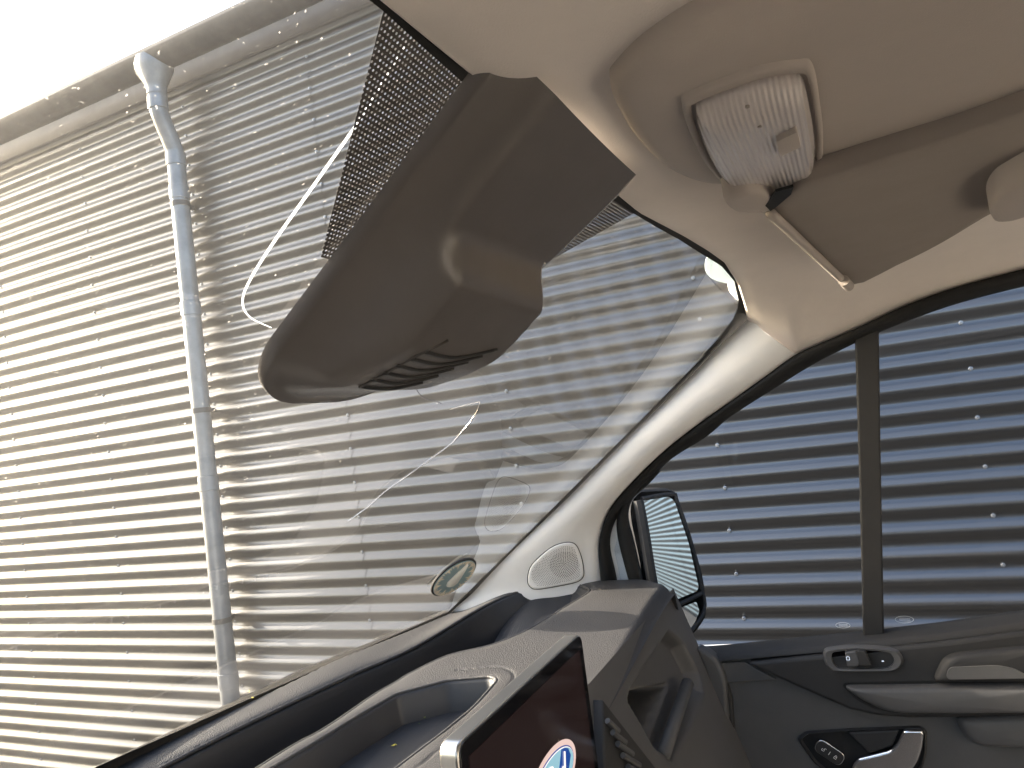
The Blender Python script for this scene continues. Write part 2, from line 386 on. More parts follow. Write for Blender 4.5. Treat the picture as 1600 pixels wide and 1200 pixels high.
# --- windscreen glass, a closed curved slab
def wtop(x): return 1.822-.052*abs(x/.80)**3
nx, nv = 61, 41; vs = []; fs = []
for side, off in ((0, .004), (1, .011)):
    for i in range(nv):
        for j in range(nx):
            x = -.81+1.62*j/(nx-1); t = i/(nv-1); z = 1.283+(wtop(x)-1.283)*t; vs.append((x, wsy(x, z, off), z))
n0 = nx*nv
for i in range(nv-1):
    for j in range(nx-1):
        a = i*nx+j; fs.append((a, a+1, a+nx+1, a+nx)); fs.append((n0+a, n0+a+nx, n0+a+nx+1, n0+a+1))
for j in range(nx-1):
    fs.append((j+1, j, n0+j, n0+j+1)); a = (nv-1)*nx+j; fs.append((a, a+1, n0+a+1, n0+a))
for i in range(nv-1):
    a = i*nx; fs.append((a, a+nx, n0+a+nx, n0+a)); a = i*nx+nx-1; fs.append((a+nx, a, n0+a, n0+a+nx))
wsc = mesh('windscreen', vs, fs, 'windscreen_glass', van, sharp=False)
def on_glass(poly, name, m, off=.002, uvscale=None, sub=10, parent=wsc):
    """sheet on the inside of the windscreen from a quad given as 4 (x, z) corners"""
    a, b, c, d = [Vector(p) for p in poly]; n = sub; vs = []; fs = []; uvs = []
    for i in range(n+1):
        for j in range(n+1):
            s, t = j/n, i/n; q = (a*(1-s)+b*s)*(1-t)+(d*(1-s)+c*s)*t
            vs.append((q.x, wsy(q.x, q.y, off), q.y)); uvs.append((q.x, q.y/.6036))
    for i in range(n):
        for j in range(n): k = i*(n+1)+j; fs.append((k, k+1, k+n+2, k+n+1))
    o = mesh(name, vs, fs, m, parent, sharp=False)
    if uvscale:
        l = o.data.uv_layers.new(name='UVMap')
        for lp in o.data.loops:
            v = o.data.vertices[lp.vertex_index].co; l.data[lp.index].uv = (v.x*uvscale, v.z/.6036*uvscale)
    return o
# black printed border: top, bottom, both sides
def strip_on_glass(name, A, B, m, off=.0025):
    n = 60; A = resample([Vector((p[0], p[1])).to_3d() for p in A], n); B = resample([Vector((p[0], p[1])).to_3d() for p in B], n)
    f = lambda p: Vector((p.x, wsy(p.x, p.y, off), p.y))
    return loft(name, [[f(p) for p in A], [f(a.lerp(b, .5)) for a, b in zip(A, B)], [f(p) for p in B]], m, wsc, sharp=False)
bx = [WS(*q) for q in ((130, 1199), (300, 1125), (500, 1038), (640, 977), (712, 946))]
bot = [(-.8, 1.312), (-.4, 1.318)]+[(p.x, p.z) for p in bx]+[(.80, 1.303)]
strip_on_glass('printed_border', [(x, 1.280) for x, z in bot], [(x, z-.012) for x, z in bot], 'rubber')
hx = [(.212, 1.801), (.349, 1.8005), (.438, 1.798), (.525, 1.795), (.61, 1.786), (.685, 1.770), (.73, 1.755), (.750, 1.735), (.759, 1.70)]
strip_on_glass('printed_border', [(-.76, 1.72), (-.68, 1.772), (-.35, 1.797), (-.19, 1.802)]+hx, [(-.82, 1.72), (-.82, 1.775), (-.6, 1.80), (-.3, 1.825), (0, 1.825), (.3, 1.825), (.6, 1.81), (.82, 1.775), (.82, 1.72)], 'rubber')
for s in (-1, 1):
    strip_on_glass('printed_border', [(s*.762, 1.745), (s*.770, 1.6), (s*.768, 1.45), (s*.762, 1.29)], [(s*.815, 1.76), (s*.815, 1.6), (s*.815, 1.45), (s*.815, 1.285)], 'rubber')
# dotted print either side of the sensor housing
fl = [WS(*q) for q in ((592, -20), (508, 400))]
fr = [WS(*q) for q in ((1003, 338), (872, 402))]
on_glass([(-.05, 1.815), (fl[0].x, 1.815), (fl[1].x, fl[1].z), (-.05, fl[1].z)], 'dotted_print', 'frit_dots', uvscale=370, off=.003)
on_glass([(.05, 1.812), (fr[0].x+.003, 1.812), (fr[1].x, fr[1].z), (.05, fr[1].z)], 'dotted_print', 'frit_dots', uvscale=370, off=.003)
# glinting edge of a clear film on the outside, and the scratch-like crack
E1 = [WS(*q, .0125) for q in ((640, 60), (600, 125), (570, 175), (545, 212), (490, 290), (430, 375), (392, 435), (379, 470), (390, 495), (424, 512))]
E1 = cr(E1, 5); tube('film_edge', E1, .0016, 'film_edge', wsc, seg=6, rs=[.0003+.0005*math.sin(math.pi*i/(len(E1)-1)) for i in range(len(E1))])
ck = [WS(*q, .003) for q in ((703, 640), (735, 631), (750, 628), (748, 640), (735, 660), (708, 692), (690, 705), (660, 727), (630, 748), (600, 770), (575, 793), (560, 803), (544, 815))]
tube('crack', ck, .00042, 'chrome', wsc, seg=5)
tube('crack', cr([WS(*q, .003) for q in ((648, 605), (662, 622), (680, 627), (690, 631))], 4), .0004, 'chrome', wsc, seg=5)

# --- headliner
FRH = [(0, .152), (.212, .152), (.275, .146), (.349, .139), (.438, .130), (.525, .122), (.62, .120), (.70, .124), (.775, .130)]
def yfront(x): return float(np.interp(abs(x), [p[0] for p in FRH], [p[1] for p in FRH]))
FZ = [(0, 1.803), (.212, 1.802), (.349, 1.803), (.438, 1.801), (.525, 1.798), (.62, 1.787), (.70, 1.772), (.775, 1.752)]
SIDE = [(-1.0, .795, 1.775), (-.5, .797, 1.768), (-.244, .799, 1.754), (-.164, .801, 1.745), (-.096, .803, 1.732), (-.022, .806, 1.708), (.071, .809, 1.682), (.128, .775, 1.745)]
def xs(y): return float(np.interp(y, [s[0] for s in SIDE], [s[1] for s in SIDE]))
def zs(y): return float(np.interp(y, [s[0] for s in SIDE], [s[2] for s in SIDE]))
def zceil(x, y):
    ax = abs(x); X = xs(y); q = min(1, ax/X)
    dy = yfront(x)-y
    zc = float(np.interp(ax, [p[0] for p in FZ], [p[1] for p in FZ]))     # height at the front edge
    crown = 1.812-.012*(ax/.8)**2
    mid = zc+(crown-zc)*(1-math.exp(-max(0, dy)/.10))
    side = zs(y); k = q**9
    z = mid*(1-k)+side*k
    lip = .004*math.exp(-(max(0, dy)/.012)**2)*(1-k)
    return z+lip-.004
nb, nt_ = 90, 121; V = np.zeros((nb+4, nt_, 3)); YB = -1.0
for i in range(nb):
    s = i/(nb-1); s = 1-(1-s)**1.8
    yy = YB+s*(.128-YB); XS = xs(yy)
    for j in range(nt_):
        t = -1+2*j/(nt_-1); t = math.copysign(1-(1-abs(t))**1.35, t); x = t*XS
        y = YB+s*(yfront(x)-YB); V[i, j] = (x, y, zceil(x, y) if abs(t) < .9999 else zs(y))
for k, (dy, dz) in enumerate(((.003, .003), (.004, .010), (.003, .022), (0, .04))):
    for j in range(nt_):
        b = V[nb-1, j]; V[nb+k, j] = (b[0], b[1]+dy, b[2]+dz)
hl = grid('headliner', V, 'headliner', van)
def build_bvh(o):
    bm = bmesh.new(); bm.from_mesh(o.data); t = BVHTree.FromBMesh(bm); bm.free(); return t
hl_t = build_bvh(hl)
def cast(t, u, v, off=0.):
    p, n, i, d = t.ray_cast(CAM, ray(u, v))
    if p is None: return None
    if n.dot(ray(u, v)) > 0: n = -n
    return p+n*off, n

# --- A-pillar trim (both sides)
Apx = [(1168, 492), (1128, 537), (1085, 582), (1000, 665), (940, 725), (880, 785), (800, 862), (740, 925), (712, 950), (680, 985)]
Bpx = [(1245, 553), (1200, 585), (1150, 621), (1100, 656), (1050, 694), (1010, 730), (985, 756), (965, 778), (950, 800), (940, 826), (935, 857), (938, 904), (942, 960)]
Apts = [WS(*q) for q in Apx]; Bpts = [DG(*q, .012) for q in Bpx]
Apts[0] = Vector((.773, .128, 1.748))
A_ = resample(cr(Apts, 6), 50); B_ = resample(cr(Bpts, 6), 50)
def pillar(sgn):
    lines = []
    for t in [k/14 for k in range(15)]+[1.06]:
        l = []
        for i in range(50):
            a, b = A_[i], B_[i]; d = (A_[min(i+1, 49)]-A_[max(i-1, 0)]).normalized(); n = d.cross(b-a).normalized()
            if n.x > 0: n = -n
            if t < 0: p = a-n*.015+Vector((0, .004, 0))
            elif t > 1: p = b+Vector((.02, 0, 0))
            else: p = a.lerp(b, t)+n*(.019*(math.sin(math.pi*t)**.7))
            l.append(Vector((p.x*sgn, p.y, p.z)))
        lines.append(l)
    return loft('pillar_trim', lines, 'pillar', van, sharp=False)
pil = pillar(1); pillar(-1); pil_t = build_bvh(pil)
seam = [A_[0].lerp(B_[0], t)+(A_[0]-A_[1]).cross(B_[0]-A_[0]).normalized()*0 for t in (0, .25, .5, .75, 1)]

# --- door window seals, body frame, glass, divider
Bs = [(1660, 404)]+[(1600, 420), (1500, 447), (1420, 475), (1340, 512)]+Bpx
Gs = [(1660, 432), (1600, 446), (1500, 472), (1420, 500), (1345, 531), (1268, 570), (1210, 606), (1140, 651), (1100, 684), (1046, 718), (1014, 750), (990, 775), (968, 800), (954, 826), (950, 857), (960, 904), (968, 960)]
b3 = resample(cr([DG(*q, .013) for q in Bs], 5), 90); g3 = resample(cr([DG(*q, -.002) for q in Gs], 5), 90)
door = bpy.data.objects.new('passenger_door', None)   # replaced below by the panel mesh
bpy.data.objects.remove(door)
loft('window_seal', [[p+Vector((.02, 0, 0)) for p in b3], b3, [a.lerp(b, .3)+Vector((-.010, 0, 0)) for a, b in zip(b3, g3)], [a.lerp(b, .7)+Vector((-.008, 0, 0)) for a, b in zip(b3, g3)], g3, [p+Vector((.02, 0, 0)) for p in g3]], 'rubber', van, sharp=False)
# door inner panel (a relief plate), everything below hangs on it
XD = .850
def D(u, v, off=0.): return P(u, v, 0, XD-off)
dpo = [D(*q) for q in ((1045, 1032), (1125, 1027), (1345, 1006), (1480, 993), (1640, 972))]
outl = dpo+[Vector((XD, -.75, dpo[-1].z+.02)), Vector((XD, -.75, .5)), Vector((XD, .36, .5))]
door = extrude('passenger_door', outl, (.06, 0, 0), 'dash_smooth', van, bevel=.006)
door['label'] = 'dark grey passenger door with chrome release lever'
def dpart(name, px, off, thick, m, bevel=.003, parent=door, rnd=0.):
    q = round_poly([D(*p, off) for p in px], rnd) if rnd else [D(*p, off) for p in px]
    return extrude(name, q, (thick, 0, 0), m, parent, bevel)
bt = [D(*q, .004) for q in ((1060, 1026), (1125, 1022), (1345, 1001), (1480, 986), (1650, 962))]
bb = [D(*q, .012) for q in ((1060, 1036), (1125, 1033), (1345, 1014), (1480, 999), (1650, 977))]
loft('belt_seal', [[p+Vector((.05, 0, 0)) for p in resample(bt, 40)], resample(bt, 40), [p+Vector((-.006, 0, -.004)) for p in resample(bt, 40)], resample(bb, 40), [p+Vector((.02, 0, 0)) for p in resample(bb, 40)]], 'black_plastic', door)
# upper pad, its curved lower edge
up = [(1167, 1037), (1345, 1018), (1480, 1003), (1660, 980), (1660, 1118), (1560, 1120), (1490, 1122), (1420, 1123), (1370, 1119), (1330, 1110), (1285, 1091), (1240, 1071), (1200, 1053)]
dpart('upper_pad', up, .022, .03, 'black_plastic', bevel=.006)
# window switch bezel and rocker
sb = [(1287, 1018), (1300, 1013), (1340, 1010), (1395, 1014), (1407, 1021), (1412, 1033), (1404, 1044), (1385, 1048), (1310, 1048), (1296, 1044), (1288, 1034)]
cb = cr([D(*q, .024) for q in sb], 4, True); cc = sum(cb, Vector())/len(cb)
inner = [cc+(p-cc)*.78+Vector((0, 0, .0)) for p in cb]
loft('window_switch_bezel', [[p+Vector((.01, 0, 0)) for p in cb], cb, [cc+(p-cc)*.93+Vector((-.005, 0, 0)) for p in cb], [p+Vector((-.004, 0, 0)) for p in inner], [cc+(p-cc)*.95+Vector((.022, 0, 0)) for p in inner]], 'dash_smooth', door, closed=True)
extrude('switch_well', [p+Vector((.0025, 0, 0)) for p in inner], (.004, 0, 0), 'black_gloss', door)
rk = [D(*q, .034) for q in ((1320, 1020), (1338, 1017), (1344, 1036), (1340, 1042), (1324, 1042))]
extrude('window_switch', rk, (.012, 0, 0), 'dash_smooth', door, bevel=.002)
extrude('window_switch', [D(*q, .038) for q in ((1338, 1016), (1352, 1018), (1362, 1040), (1343, 1041))], (.014, 0, 0), 'black_plastic', door, bevel=.002)
ic = D(1325, 1029, .0345); tube('switch_icon', [ic+Vector((0, y*.0022, z*.0022)) for y, z in ((-1, -1), (-1, 1), (0, 1.4), (1, 1), (1, -1), (-1, -1))], .0005, 'icon_lit', door, seg=4)
ic = D(1381, 1033, .027); tube('switch_icon', [ic, ic+Vector((0, .003, 0))], .0009, 'icon_lit', door, seg=5)
# armrest and pull handle
ar = [(1316, 1070), (1660, 1066), (1660, 1108), (1500, 1110), (1400, 1109), (1375, 1105), (1345, 1091)]
arp = round_poly([D(*q, .024) for q in ar], .012); 
pillow('armrest', arp, (-1, 0, 0), [(0, -.02), (0, .004), (.006, .012), (.014, .016), (.03, .018)], 'dash_smooth', door, sharp=False)
ag = [(1312, 1067), (1660, 1060), (1660, 1112), (1500, 1114), (1398, 1113), (1370, 1109), (1338, 1094)]
extrude('armrest_groove', round_poly([D(*q, .0235) for q in ag], .012), (.004, 0, 0), 'rubber', door)
ph = [(1458, 1064), (1466, 1046), (1474, 1030), (1490, 1022), (1660, 1004), (1660, 1064)]
pillow('pull_handle', round_poly([D(*q, .03) for q in ph], .012), (-1, 0, 0), [(0, -.02), (0, .002), (.008, .008), (.02, .010)], 'black_plastic', door, sharp=False)
gc = [(1482, 1043), (1560, 1040), (1590, 1046), (1610, 1060), (1478, 1062)]
extrude('grip_recess', round_poly([D(*q, .043) for q in gc], .008), (.003, 0, 0), 'dash_smooth', door)
lp = [(1492, 1118), (1660, 1110), (1660, 1168), (1530, 1162), (1512, 1154), (1502, 1140)]
pillow('lower_bolster', round_poly([D(*q, .006) for q in lp], .01), (-1, 0, 0), [(0, -.01), (0, .006), (.01, .014), (.02, .016)], 'dash_smooth', door, sharp=False)
# release lever in its dark dish, lock button
rc = [(1245, 1154), (1258, 1144), (1330, 1139), (1438, 1135), (1449, 1142), (1448, 1175), (1440, 1206), (1400, 1240), (1330, 1240), (1270, 1190)]
ro = round_poly([D(*q, .004) for q in rc], .006); rcn = sum(ro, Vector())/len(ro)
loft('handle_dish', [[p+Vector((.006, 0, 0)) for p in ro], ro, [rcn+(p-rcn)*.96+Vector((-.003, 0, 0)) for p in ro], [rcn+(p-rcn)*.93+Vector((.002, 0, 0)) for p in ro]], 'black_plastic', door, closed=True)
extrude('dish_floor', [rcn+(p-rcn)*.945+Vector((.003, 0, 0)) for p in ro], (.002, 0, 0), 'rubber', door)
extrude('dish_step', [D(*q, .009) for q in ((1325, 1145), (1405, 1141), (1395, 1166), (1358, 1178))], (.008, 0, 0), 'black_plastic', door, bevel=.003)
lv = [(1412, 1141), (1441, 1141), (1444, 1150), (1441, 1172), (1434, 1192), (1420, 1212), (1345, 1225), (1328, 1222), (1331, 1196), (1340, 1186), (1365, 1180), (1392, 1173), (1401, 1163)]
lo = round_poly([D(*q, .014) for q in lv], .006, 4)
extrude('release_lever', lo, (.012, 0, 0), 'chrome', door, bevel=.004)
bc = D(1296, 1176, .012); ax1 = (D(1317, 1190, .012)-bc); ax1n = ax1.normalized(); ax2n = ax1n.cross(Vector((1, 0, 0))).normalized()
def oval(hw, hh, off, r=.9):
    q = [bc+ax1n*a*hw+ax2n*b*hh+Vector((-off, 0, 0)) for a, b in ((-1, -1), (1, -1), (1, 1), (-1, 1))]
    return round_poly(q, hh*r, 6)
extrude('lock_button_ring', oval(.0225, .0118, 0), (.008, 0, 0), 'chrome', door, bevel=.001)
extrude('lock_button', oval(.0212, .0106, .002), (.006, 0, 0), 'black_plastic', door, bevel=.001)
def lock_icon(c, openn):
    p = lambda a, b: c+ax1n*a*.0016+ax2n*b*.0016
    tube('lock_icon', [p(-1.2, -1.6), p(1.2, -1.6), p(1.2, .2), p(-1.2, .2), p(-1.2, -1.6)], .00038, 'white_print', door, seg=4)
    s = 1.6 if openn else 0
    tube('lock_icon', [p(-.8+s, .2), p(-.8+s, 1.3), p(0+s, 1.9), p(.8+s, 1.3)]+([] if openn else [p(.8, .2)]), .00038, 'white_print', door, seg=4)
sgn = 1 if ax2n.z > 0 else -1
ax2n = ax2n*sgn
lock_icon(bc-ax1n*.010+Vector((-.0025, 0, 0)), True); lock_icon(bc+ax1n*.010+Vector((-.0025, 0, 0)), False)
tube('lock_icon', [bc+Vector((-.0025, 0, 0))+ax2n*.003, bc+Vector((-.0025, 0, 0))-ax2n*.003], .0004, 'white_print', door, seg=4)
# light corner trim at the foot of the pillar
dpart('corner_trim', [(1120, 1036), (1164, 1034), (1185, 1047), (1214, 1062), (1128, 1068)], .006, .01, 'dash_smooth', bevel=.002)
# glass + divider + white frame sliver + second seal
gl = [DG(*q, -.012) for q in ((1660, 425), (1500, 465), (1420, 492), (1340, 525), (1265, 563), (1210, 600), (1100, 676), (1014, 745), (975, 790), (960, 860), (980, 960), (1030, 1045), (1345, 1020), (1660, 985))]
extrude('window_glass', gl, (.004, 0, 0), 'door_glass', door, smooth=False)
dv = [DG(*q, .004) for q in ((1335, 505), (1373, 492), (1376, 700), (1382, 1012), (1349, 1016), (1343, 760))]
dvo = extrude('window_divider', dv, (.022, 0, 0), 'black_plastic', door, bevel=.003)
wf = [DG(*q, -.016) for q in ((972, 792), (960, 806), (950, 835), (946, 865), (952, 935), (992, 935), (980, 880), (972, 840))]
extrude('door_frame', wf, (.03, 0, 0), 'white_paint', door, bevel=.004)
s2a = [DG(*q, -.004) for q in ((1014, 744), (990, 766), (972, 786), (964, 807), (964, 832), (971, 866), (990, 935))]
s2b = [DG(*q, -.004) for q in ((1030, 736), (1008, 760), (986, 780), (978, 800), (979, 820), (987, 850), (1006, 935))]
a3, c3 = resample(cr(s2a, 5), 40), resample(cr(s2b, 5), 40)
loft('door_seal', [[p+Vector((.02, 0, 0)) for p in a3], a3, [a.lerp(b, .5)+Vector((-.006, 0, 0)) for a, b in zip(a3, c3)], c3, [p+Vector((.02, 0, 0)) for p in c3]], 'rubber', door, sharp=False)
# faint maker's marks etched in the lower corners of the glass
def etch(u, v, s):
    c = DG(u, v, -.011); out = [c+Vector((0, math.cos(a)*.011*s, math.sin(a)*.0045*s)) for a in np.linspace(0, 2*math.pi, 20)]
    tube('glass_mark', out, .0003, 'white_print', door, seg=4, caps=False)
    for k in range(3): tube('glass_mark', [c+Vector((0, -.007*s, (.001-.0017*k)*s)), c+Vector((0, .006*s, (.0018-.0017*k)*s))], .00022, 'white_print', door, seg=4)
etch(1317, 977, 1); etch(1413, 968, 1.2)

# --- wing mirror
mc = Vector((1.12, .385, 1.305)); mn = (Vector((0, -1, 0))-ray(915, 848)).normalized()
def MP(u, v, off=0.): return PF(u, v, lambda p: (p-mc).dot(mn)-off, .3, 4)
hs = [(985, 800), (997, 772), (1015, 768), (1050, 768), (1061, 783), (1082, 845), (1096, 895), (1102, 930), (1103, 958), (1093, 978), (1078, 992), (1040, 1000), (1010, 960), (1000, 880)]
ho = cr([MP(*q) for q in hs], 5, True)
wm = pillow('wing_mirror', ho, -mn, [(.0, .0), (-.006, .012), (-.008, .03), (.004, .06), (.03, .085), (.06, .095)], 'black_plastic', van, sharp=False)
wm['label'] = 'black framed wing mirror reflecting the ribbed wall'
def mglass(name, px, off, rnd):
    q = round_poly([MP(*p, off) for p in px], rnd); return extrude(name, q, -mn*.003, 'mirror', wm, smooth=False)
ring_o = [(997, 780), (1002, 773), (1048, 772), (1058, 786), (1079, 848), (1096, 920), (1092, 926), (1042, 946), (1036, 940), (1012, 860)]
gpx = [(1001, 783), (1045, 776), (1054, 783), (1076, 848), (1092, 918), (1088, 924), (1042, 943), (1034, 938), (1016, 862)]
mglass('mirror_glass', gpx, .002, .006)
spx = [(1050, 955), (1088, 940), (1093, 955), (1086, 972), (1078, 984), (1062, 980)]
mglass('blind_spot_mirror', spx, .002, .005)
q = cr([MP(*p, .0015) for p in ((1000, 950), (1042, 950), (1070, 940), (1096, 927))], 5); tube('mirror_frame', q, .0045, 'black_plastic', wm)
q = [MP(*p, .002) for p in ((1003, 779), (1050, 772), (1058, 783), (1080, 848), (1097, 920), (1100, 955), (1078, 988))]; tube('mirror_frame', cr(q, 5), .0042, 'black_plastic', wm)
q = [MP(*p, .003) for p in ((997, 782), (1006, 830), (1018, 905), (1030, 960))]; tube('mirror_frame', cr(q, 4), .012, 'black_plastic', wm, rs=None)
tube('mirror_arm', [(1.08, .42, 1.22), (.98, .43, 1.19), (.90, .44, 1.17)],   .026, 'black_plastic', wm, seg=12, sharp=False)

# --- speaker grille on the pillar foot
sg = [(825, 906), (829, 886), (845, 868), (865, 853), (886, 847), (899, 851), (907, 868), (911, 888), (910, 901), (899, 909), (870, 915), (840, 920), (829, 916)]
sp = cr([cast(pil_t, *q, .0012)[0] for q in sg], 4, True); sc = sum(sp, Vector())/len(sp); sn = cast(pil_t, 872, 886)[1]
grl = pillow('speaker_grille', sp, sn, [(0, -.004), (0, .0006), (.002, .0018), (.006, .0022)], 'pillar', van, sharp=False)
loft('grille_gap', [[p+sn*.0005 for p in sp], [p+(p-sc).normalized()*.0016+sn*.0005 for p in sp]], 'black_plastic', grl, closed=True)
ux = (cast(pil_t, 890, 880)[0]-cast(pil_t, 850, 895)[0]); ux = (ux-sn*ux.dot(sn)).normalized(); uy = sn.cross(ux)
hc = cast(pil_t, 881, 880)[0]; vs = []; fs = []
poly2 = [((p-sc).dot(ux), (p-sc).dot(uy)) for p in sp]; hc2 = ((hc-sc).dot(ux), (hc-sc).dot(uy))
hp = []
for ring in range(0, 24):
    rr = .0028*ring; n = max(1, int(2*math.pi*rr/.0034))
    for k in range(n): hp.append((hc2[0]+rr*math.cos(2*math.pi*k/n), hc2[1]+rr*math.sin(2*math.pi*k/n), .00075 if ring > 9 else .00105))
grl_t = build_bvh(grl)
hp = np.array(hp); dd = sdist(hp[:, 0], hp[:, 1], poly2)
for (a, b, rr), d_ in zip(hp, dd):
    if d_ > -.006: continue
    base = sc+ux*a+uy*b; p0, n0_, _, _ = pil_t.find_nearest(base); h0 = sn*((.0026)); i0 = len(vs)
    pl = grl_t.ray_cast(base+sn*.03, -sn)[0]
    if pl is None: continue
    pl = pl+sn*.0004
    for k in range(6): t = 2*math.pi*k/6; vs.append(pl+(ux*math.cos(t)+uy*math.sin(t))*rr)
    fs.append(tuple(range(i0, i0+6)))
mesh('grille_holes', vs, fs, 'black_plastic', grl, smooth=False, kind='stuff')
# seam where headliner meets pillar trim
sq = [cast(pil_t, u, v, .0005) for u, v in ((1172, 500), (1190, 513), (1210, 528), (1230, 542), (1242, 551))]
sq = [s[0] for s in sq if s]
if len(sq) > 2: tube('trim_seam', sq, .0011, 'visor', van, seg=5)

# --- sensor housing at the top of the windscreen (height field over its footprint)
e2 = Vector((0, .7973, -.6036)); e3 = Vector((0, -.6036, -.7973))
ns, nw = 90, 90; V = np.zeros((ns+1, nw, 3))
def hxl(s): return -.117+(.062*(1-math.sqrt(max(0, 1-((s-.185)/.055)**2))) if s > .185 else 0)
def hxr(s): return .110-.05*s/.24-(.075*(1-math.sqrt(max(0, 1-((s-.17)/.07)**2))) if s > .17 else 0)
def hh(x, s, xl, xr):
    edge = min(x-xl, (xr-x)); be = .241-s
    side = .008+.019*sstep(0, .036, edge)+.0*edge
    lo = sstep(0., .05, be); base = .005+(side-.005)*lo
    bx_ = sstep(-.098, -.066, x)*(1-sstep(.050, .060, x))*(.72+1.9*(x+.1)); bs = sstep(.066, .098, s)*(1-sstep(.138, .228, s))
    b = .029*bx_*bs
    ridge = .003*sstep(-.100, -.086, x)*(1-sstep(.06, .1, s))
    return float(base+b+ridge)
for i in range(ns):
    s = -.02+.2605*i/(ns-1); s = min(s, .2399); xl, xr = hxl(max(0, s)), hxr(max(0, s))
    for j in range(nw):
        x = xl+(xr-xl)*j/(nw-1); z0 = 1.805-s*.6036; h = hh(x, s, xl, xr)
        if j in (0, nw-1): h = .0
        p = Vector((x, wsy(x, z0), z0))+e3*h; V[i, j] = p
for j in range(nw):
    x = V[ns-1, j][0]; V[ns, j] = (x, wsy(x, 1.805-.241*.6036), 1.805-.241*.6036)
hou = grid('sensor_housing', V, 'housing', van)
hou_t = build_bvh(hou)
# vent slots on the lower slope, glossy side window of the camera box
for k, (a, b, c) in enumerate((((566, 603), (610, 606), (660, 596)), ((582, 592), (625, 598), (684, 586)), ((600, 581), (645, 588), (708, 575)), ((620, 570), (665, 578), (730, 565)), ((642, 560), (690, 568), (752, 556)), ((664, 549), (710, 558), (775, 546)))):
    pts = [cast(hou_t, *q, .0004) for q in cr([Vector((*a, 0)), Vector((*b, 0)), Vector((*c, 0))], 6) for q in [(q.x, q.y)]]
    pts = [q[0] for q in pts if q]
    if len(pts) > 2: tube('vent_slot', pts, .0015, 'black_plastic', hou, seg=6, sharp=False)
pts = [cast(hou_t, u, v, .0006) for u, v in ((561, 604), (600, 583), (650, 555), (699, 531))]; pts = [q[0] for q in pts if q]
tube('vent_edge', pts, .0009, 'housing_gloss', hou, seg=6)

# --- overhead console with map lamp
ZC = 1.790
cpx = [(957, 150), (968, 132), (1010, 95), (1090, 48), (1180, 12), (1300, -25), (1500, -85), (1720, -130), (1760, 0), (1720, 128), (1600, 172), (1400, 233), (1240, 284), (1160, 291), (1100, 291), (1040, 268), (995, 225), (968, 180)]
co = cr([P(*q, 2, ZC) for q in cpx], 5, True)
con = pillow('overhead_console', co, (0, 0, -1), [(0, -.035), (0, -.006), (.005, -.001), (.014, .002), (.03, .0033), (.05, .0035)], 'console', van, sharp=False)
ZL = ZC-.0045
lpx = [(1086, 172), (1096, 158), (1180, 127), (1238, 117), (1256, 123), (1266, 165), (1273, 215), (1271, 250), (1260, 264), (1200, 284), (1165, 291), (1148, 287), (1118, 255), (1096, 212)]
lo_ = cr([P(*q, 2, ZL) for q in lpx], 4, True); lc = sum(lo_, Vector())/len(lo_)
loft('lamp_surround', [[p+Vector((0, 0, .012)) for p in [lc+(p-lc)*1.22 for p in lo_]], [lc+(p-lc)*1.16+Vector((0, 0, -.001)) for p in lo_], [lc+(p-lc)*1.06+Vector((0, 0, -.002)) for p in lo_], [lc+(p-lc)*1.02+Vector((0, 0, .006)) for p in lo_]], 'console', con, closed=True, sharp=False)
extrude('lamp_gap', [lc+(p-lc)*1.03+Vector((0, 0, .001)) for p in lo_], (0, 0, .004), 'rubber', con)
len_ = pillow('lamp_lens', [lc+(p-lc)*.985 for p in lo_], (0, 0, -1), [(0, -.003), (0, .004), (.004, .009), (.012, .012), (.03, .013)], 'lamp_lens', con, sharp=False)
sw = [P(*q, 2, ZL-.0165) for q in ((1213, 222), (1246, 206), (1252, 230), (1219, 246))]
extrude('lamp_switch', round_poly(sw, .003), (0, 0, .006), 'console', con, bevel=.0015)
for (u, v) in ((1168, 168), (1187, 199)):
    c = P(u, v, 2, ZL-.0133); extrude('lamp_dot', [c+Vector((math.cos(a)*.0016, math.sin(a)*.0012, 0)) for a in np.linspace(0, 6.28, 9)[:-1]], (0, 0, .001), 'visor', con)
mcx = P(1344, 233, 2, ZC-.0036); mo = [mcx+Vector((math.cos(a)*.012, math.sin(a)*.006, 0)) for a in np.linspace(0, 2*math.pi, 17)[:-1]]
mic = extrude('microphone_grille', mo, (0, 0, .002), 'visor', con)
for k in range(5): extrude('microphone_slot', [mcx+Vector((x, y, -.0004)) for x, y in ((-.008+.004*k, -.004), (-.006+.004*k, -.004), (-.006+.004*k, .004), (-.008+.004*k, .004))], (0, 0, .0006), 'rubber', con)

# --- sun visor folded against the headliner, its clip and grab handle
vpx = [((1204, 333), 1.768), ((1262, 386), 1.760), ((1325, 446), 1.744), ((1400, 415), 1.750), ((1470, 380), 1.757), ((1540, 338), 1.766), ((1600, 306), 1.772), ((1720, 235), 1.778), ((1720, 145), 1.774), ((1500, 212), 1.772), ((1300, 275), 1.770), ((1240, 296), 1.769)]
vo = [P(*q, 2, z) for q, z in vpx]
pl_c = sum(vo, Vector())/len(vo)
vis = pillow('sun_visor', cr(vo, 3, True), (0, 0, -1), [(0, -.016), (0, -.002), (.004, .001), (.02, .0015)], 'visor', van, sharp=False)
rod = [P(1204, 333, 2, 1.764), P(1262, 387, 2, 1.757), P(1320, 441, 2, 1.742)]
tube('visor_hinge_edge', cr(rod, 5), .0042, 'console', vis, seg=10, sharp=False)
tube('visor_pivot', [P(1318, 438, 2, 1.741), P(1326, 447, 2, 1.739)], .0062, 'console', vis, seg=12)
ck_ = [P(*q, 2, 1.770) for q in ((1130, 308), (1165, 294), (1200, 296), (1214, 312), (1204, 330), (1188, 327), (1150, 326))]
